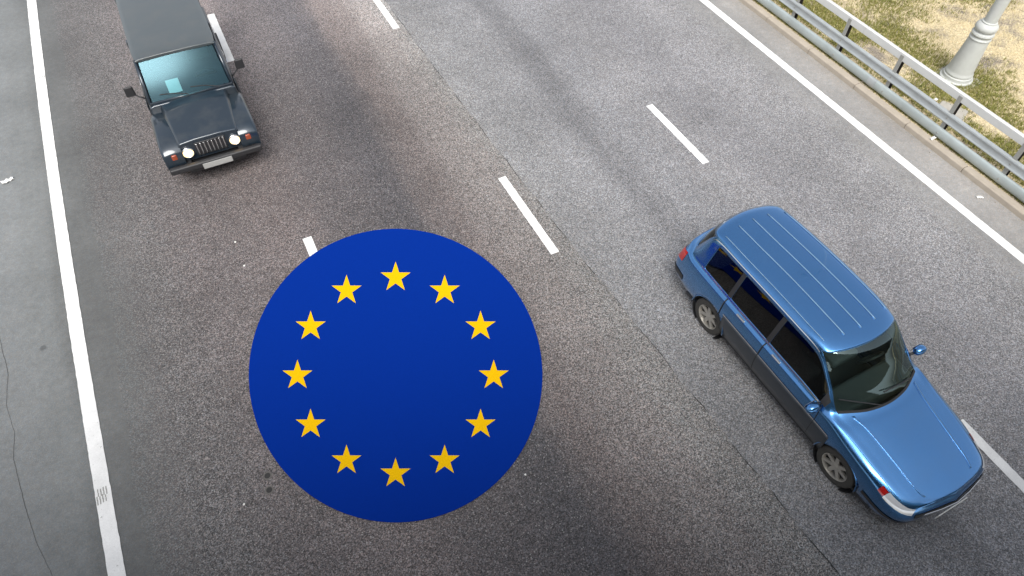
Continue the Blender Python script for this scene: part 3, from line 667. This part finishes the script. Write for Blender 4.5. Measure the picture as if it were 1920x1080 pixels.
# ------------------------------------------------------------------ dark jeep
jp = empty('jeep', (-.43, 12.62, 0), math.pi+.0, label='dark navy jeep with grey roof, lit round headlights and chrome grille bars', category='car')
navy = M['navy']
def loftbox(name, mat, secs, parent, bevel=.03, seg=3, **k):
    """secs: list of (y, [(x,z)...]) right-hand outlines from bottom to top; mirrored"""
    mb = MB(); full = []
    for y, pr in secs: full.append([(x, y, z) for x, z in pr]+[(-x, y, z) for x, z in reversed(pr)])
    n = len(full[0]); v = [p for r_ in full for p in r_]; f = []
    for i in range(len(full)-1):
        for j in range(n): f.append((i*n+j, i*n+(j+1)%n, (i+1)*n+(j+1)%n, (i+1)*n+j))
    f.append(tuple(range(n-1, -1, -1))); f.append(tuple(range((len(full)-1)*n, len(full)*n)))
    mb.add(v, f); return mb.build(name, mat, parent, bevel=bevel, seg=seg, **k)
loftbox('bonnet', navy, [(1.60, [(.46,.50),(.52,.52),(.54,.84),(.50,.90),(.22,.925)]), (1.2, [(.48,.50),(.54,.52),(.565,.88),(.52,.95),(.22,.985)]), (.46, [(.52,.50),(.58,.52),(.62,.93),(.57,1.01),(.24,1.045)])], jp, .025)
loftbox('body', navy, [(.50, [(.66,.42),(.76,.50),(.80,.80),(.775,1.0),(.70,1.03)]), (-.2, [(.70,.40),(.79,.50),(.825,.80),(.80,1.03),(.72,1.06)]), (-2.50, [(.70,.40),(.79,.50),(.825,.80),(.80,1.04),(.72,1.07)]), (-2.60, [(.66,.44),(.75,.52),(.78,.80),(.76,1.0),(.68,1.04)])], jp, .03)
for sg in (1, -1):                                         # arched front wings
    mb = MB(); A = np.linspace(0, 1, 13); n = 0; v = []; f = []
    path = [(1.66, .52), (1.665, .66), (1.64, .78), (1.56, .85), (1.40, .885), (1.15, .90), (.85, .90), (.62, .88), (.50, .86), (.46, .60), (.46, .45)]
    for y, z in path:
        for x in (.50, .70, .80, .838): v.append((sg*x, y, z-(.0 if x < .75 else (.012 if x < .82 else .05))))
    for i in range(len(path)-1):
        for j in range(3): f.append((i*4+j, i*4+j+1, (i+1)*4+j+1, (i+1)*4+j))
    mb.add(v, f); o = mb.build('front_wing', navy, jp); shade_auto(o, 50)
    md = o.modifiers.new('thick', 'SOLIDIFY'); md.thickness = .03; md.offset = 0; bv = o.modifiers.new('bv', 'BEVEL'); bv.width = .012; bv.segments = 2
    # dark inner panel ahead of wheel
    mb = MB(); mb.box(min(sg*.50, sg*.80), max(sg*.50, sg*.80), 1.50, 1.63, .50, .80); mb.build('wing_panel', navy, jp, bevel=.02)
    o = loftbox('wing_indicator', M['amber'], [(1.635, [(.05,.66),(.05,.76),(.03,.77)]), (1.685, [(.045,.665),(.045,.755),(.03,.765)])], jp, .01); o.location.x = sg*.655
    mb = MB(); mb.lathe([(.34+.06, 0), (.34+.06, -sg*.26), (.05, -sg*.26)], axis='x', n=24, c=(sg*.80, -1.75, .36)); mb.build('wheel_well', M['blackpl'], jp)
    mb = MB(); pts = [(-1.75+.42*math.cos(a), .36+.42*math.sin(a)) for a in np.linspace(0, math.pi, 15)]
    v = []; f = []
    for y, z in pts: v += [(sg*.78, y, z), (sg*.85, y, z)]
    for i in range(14): f.append((2*i, 2*i+1, 2*i+3, 2*i+2))
    mb.add(v, f); o = mb.build('wheel_flare', M['blackpl'], jp, smooth=True); md = o.modifiers.new('thick', 'SOLIDIFY'); md.thickness = .025
    wheel(jp, sg*.71, 1.06, .345, .21, M['steelwheel'], 6); wheel(jp, sg*.71, -1.75, .345, .21, M['steelwheel'], 6)
    # headlight: ring, bowl, lit lens
    mb = MB(); mb.lathe([(.085, 0), (.108, .0), (.112, .02), (.104, .04), (.092, .045), (.088, .03)], axis='y', n=28); hr = mb.build('headlight', M['chrome'], jp, smooth=True); hr.location = (sg*.415, 1.60, .70)
    mb = MB(); mb.lathe([(.001, .062), (.03, .06), (.06, .052), (.085, .036), (.09, .025)], axis='y', n=28); mb.build('lens', M['headlit'], hr, smooth=True)
    # mirrors
    mb = MB(); mb.box(-.085, .085, -.03, .03, -.10, .10, .9, .8); mo = mb.build('side_mirror', M['blackpl'], jp, bevel=.025, seg=3); mo.location = (sg*1.0, .12, 1.20)
    mb = MB(); mb.box(-.07, .07, -.035, -.031, -.08, .08); mb.build('mirror_glass', M['chrome'], mo, bevel=.004)
    mb = MB(); mb.tube([(sg*.80, .22, 1.05), (sg*.93, .15, 1.12)], .014, 8); mb.build('mirror_arm', M['blackpl'], jp, smooth=True)
    # cab frame: screen pillar, door pillar, rear pillar, door glass
    mb = MB(); mb.tube([(sg*.745, .42, 1.03), (sg*.70, -.06, 1.66)], .032, 8); mb.build('screen_pillar', navy, jp, smooth=True)
    for ya, yb in ((-.80, -.70), (-2.54, -2.42)):
        mb = MB(); mb.box(min(sg*.70, sg*.76), max(sg*.70, sg*.76), ya, yb, 1.03, 1.67); mb.build('cab_pillar', navy, jp, bevel=.015)
    for pts in ([(.40, 1.05), (-.70, 1.07), (-.70, 1.65), (-.05, 1.65)], [(-.80, 1.07), (-2.42, 1.07), (-2.42, 1.65), (-.80, 1.65)]):
        mb = MB(); nn_ = len(pts); xa = lambda z: sg*(.755-(z-1.05)*.07)
        mb.add([(xa(z), y, z) for y, z in pts]+[(xa(z)-sg*.006, y, z) for y, z in pts], [tuple(range(nn_)), tuple(range(2*nn_-1, nn_-1, -1))]+[(i, (i+1)%nn_, nn_+(i+1)%nn_, nn_+i) for i in range(nn_)])
        mb.build('side_window', M['sideglass'], jp)
    mb = MB(); mb.box(min(sg*.80, sg*.815), max(sg*.80, sg*.815), -.66, .36, .52, .98); mb.build('door', navy, jp, bevel=.012)
    mb = MB(); mb.box(min(sg*.80, sg*.835), max(sg*.80, sg*.835), -.60, -.46, .90, .93); mb.build('door_handle', M['chrome'], jp, bevel=.008)
    mb = MB(); mb.tube([(sg*.84, .42, .43), (sg*.84, -.62, .43)], .03, 8); mb.build('side_step', M['blackpl'], jp, smooth=True)
# windscreen
def quadpane(name, mat, pts, th, parent, **k):
    n = (Vector(pts[1])-Vector(pts[0])).cross(Vector(pts[2])-Vector(pts[0])).normalized()*th
    mb = MB(); mb.add(list(pts)+[tuple(Vector(p)+n) for p in pts], [(0,1,2,3),(7,6,5,4),(0,1,5,4),(1,2,6,5),(2,3,7,6),(3,0,4,7)]); return mb.build(name, mat, parent, **k)
mb = MB(); v = []; nx, nz = 16, 8
for j in range(nz+1):
    q = j/nz
    for i in range(nx+1):
        p = -1+2*i/nx; v.append((p*(.70-.045*q), .405-.46*q+.05*(1-p*p)+.025*math.sin(math.pi*q), 1.06+.59*q))
mb.add(v, [(j*(nx+1)+i, j*(nx+1)+i+1, (j+1)*(nx+1)+i+1, (j+1)*(nx+1)+i) for j in range(nz) for i in range(nx)]); mb.build('windshield', M['teal'], jp, smooth=True)
mb = MB(); mb.tube([(-.745, .43, 1.045), (.745, .43, 1.045)], .028, 8); mb.build('screen_sill', navy, jp, smooth=True)
for x in (-.5, .05):
    mb = MB(); mb.tube([(x, .47, 1.08), (x+.22, .435, 1.145), (x+.48, .41, 1.175)], .008, 6); mb.build('wiper', M['blackpl'], jp)
loftbox('roof', M['skygreyroof'], [(.0, [(.60,1.635),(.70,1.64),(.71,1.665),(.62,1.69),(.3,1.70)]), (-.3, [(.62,1.635),(.725,1.64),(.735,1.67),(.64,1.71),(.3,1.725)]), (-2.50, [(.62,1.635),(.725,1.64),(.735,1.67),(.64,1.71),(.3,1.725)]), (-2.60, [(.60,1.635),(.70,1.64),(.71,1.66),(.62,1.69),(.3,1.70)])], jp, .015)
quadpane('rear_window', M['sideglass'], [(.62, -2.55, 1.10), (-.62, -2.55, 1.10), (-.62, -2.55, 1.60), (.62, -2.55, 1.60)], .008, jp)
# grille of upright chrome bars
mb = MB(); mb.box(-.27, .27, 1.595, 1.612, .57, .85); gr = mb.build('grille', M['blackpl'], jp, bevel=.01)
for k in range(8):
    x = -.235+k*.067; mb = MB(); mb.box(x-.011, x+.011, 1.612, 1.630, .585, .835); mb.build('grille_bar', M['chrome'], gr, bevel=.004)
mb = MB(); mb.box(-.82, .82, 1.70, 1.80, .43, .55); bp = mb.build('front_bumper', M['blackpl'], jp, bevel=.03, seg=3)
mb = MB(); mb.box(-.55, -.42, 1.55, 1.71, .44, .52); mb.box(.42, .55, 1.55, 1.71, .44, .52); mb.build('bumper_bracket', M['blackpl'], jp, bevel=.01)
mb = MB(); mb.box(-.26, .26, 1.800, 1.812, .405, .517); mb.build('number_plate', M['plategrey'], jp, bevel=.003)
mb = MB(); mb.box(-.50, .50, 1.45, 1.68, .28, .42, 1, .8); mb.build('skid_panel', M['blackpl'], jp, bevel=.02)
mb = MB(); mb.box(-.62, .62, -2.5, 1.55, .26, .45); mb.build('chassis', M['blackpl'], jp)
mb = MB(); mb.box(-.70, .70, .02, .38, .90, 1.02, .97, .8); mb.build('dashboard', M['dash'], jp, bevel=.03)
for x in (-.36, .36):
    mb = MB(); mb.box(x-.24, x+.24, -.62, -.12, .60, .75); mb.build('seat', M['interior'], jp, bevel=.05, seg=3)
    mb = MB(); mb.box(x-.23, x+.23, -.75, -.60, .7, 1.30, .9, .8); mb.box(x-.12, x+.12, -.73, -.65, 1.32, 1.47, .8, .8); mb.build('backrest', M['interior'], jp, bevel=.05, seg=3)
mb = MB(); mb.lathe([(.19+.015*math.cos(a), .015*math.sin(a)) for a in np.linspace(0, 2*math.pi, 9)[:-1]], axis='y', n=28, close=True); mb.box(-.18, .18, -.01, .01, -.025, .025); o = mb.build('steering_wheel', M['blackpl'], jp, smooth=True); o.location = (-.36, -.02, 1.08); o.rotation_euler.x = R(-30)
quadpane('windshield_card', M['litter'], [(.13, .352, 1.095), (.36, .352, 1.095), (.36, .205, 1.29), (.13, .205, 1.29)], .003, jp)
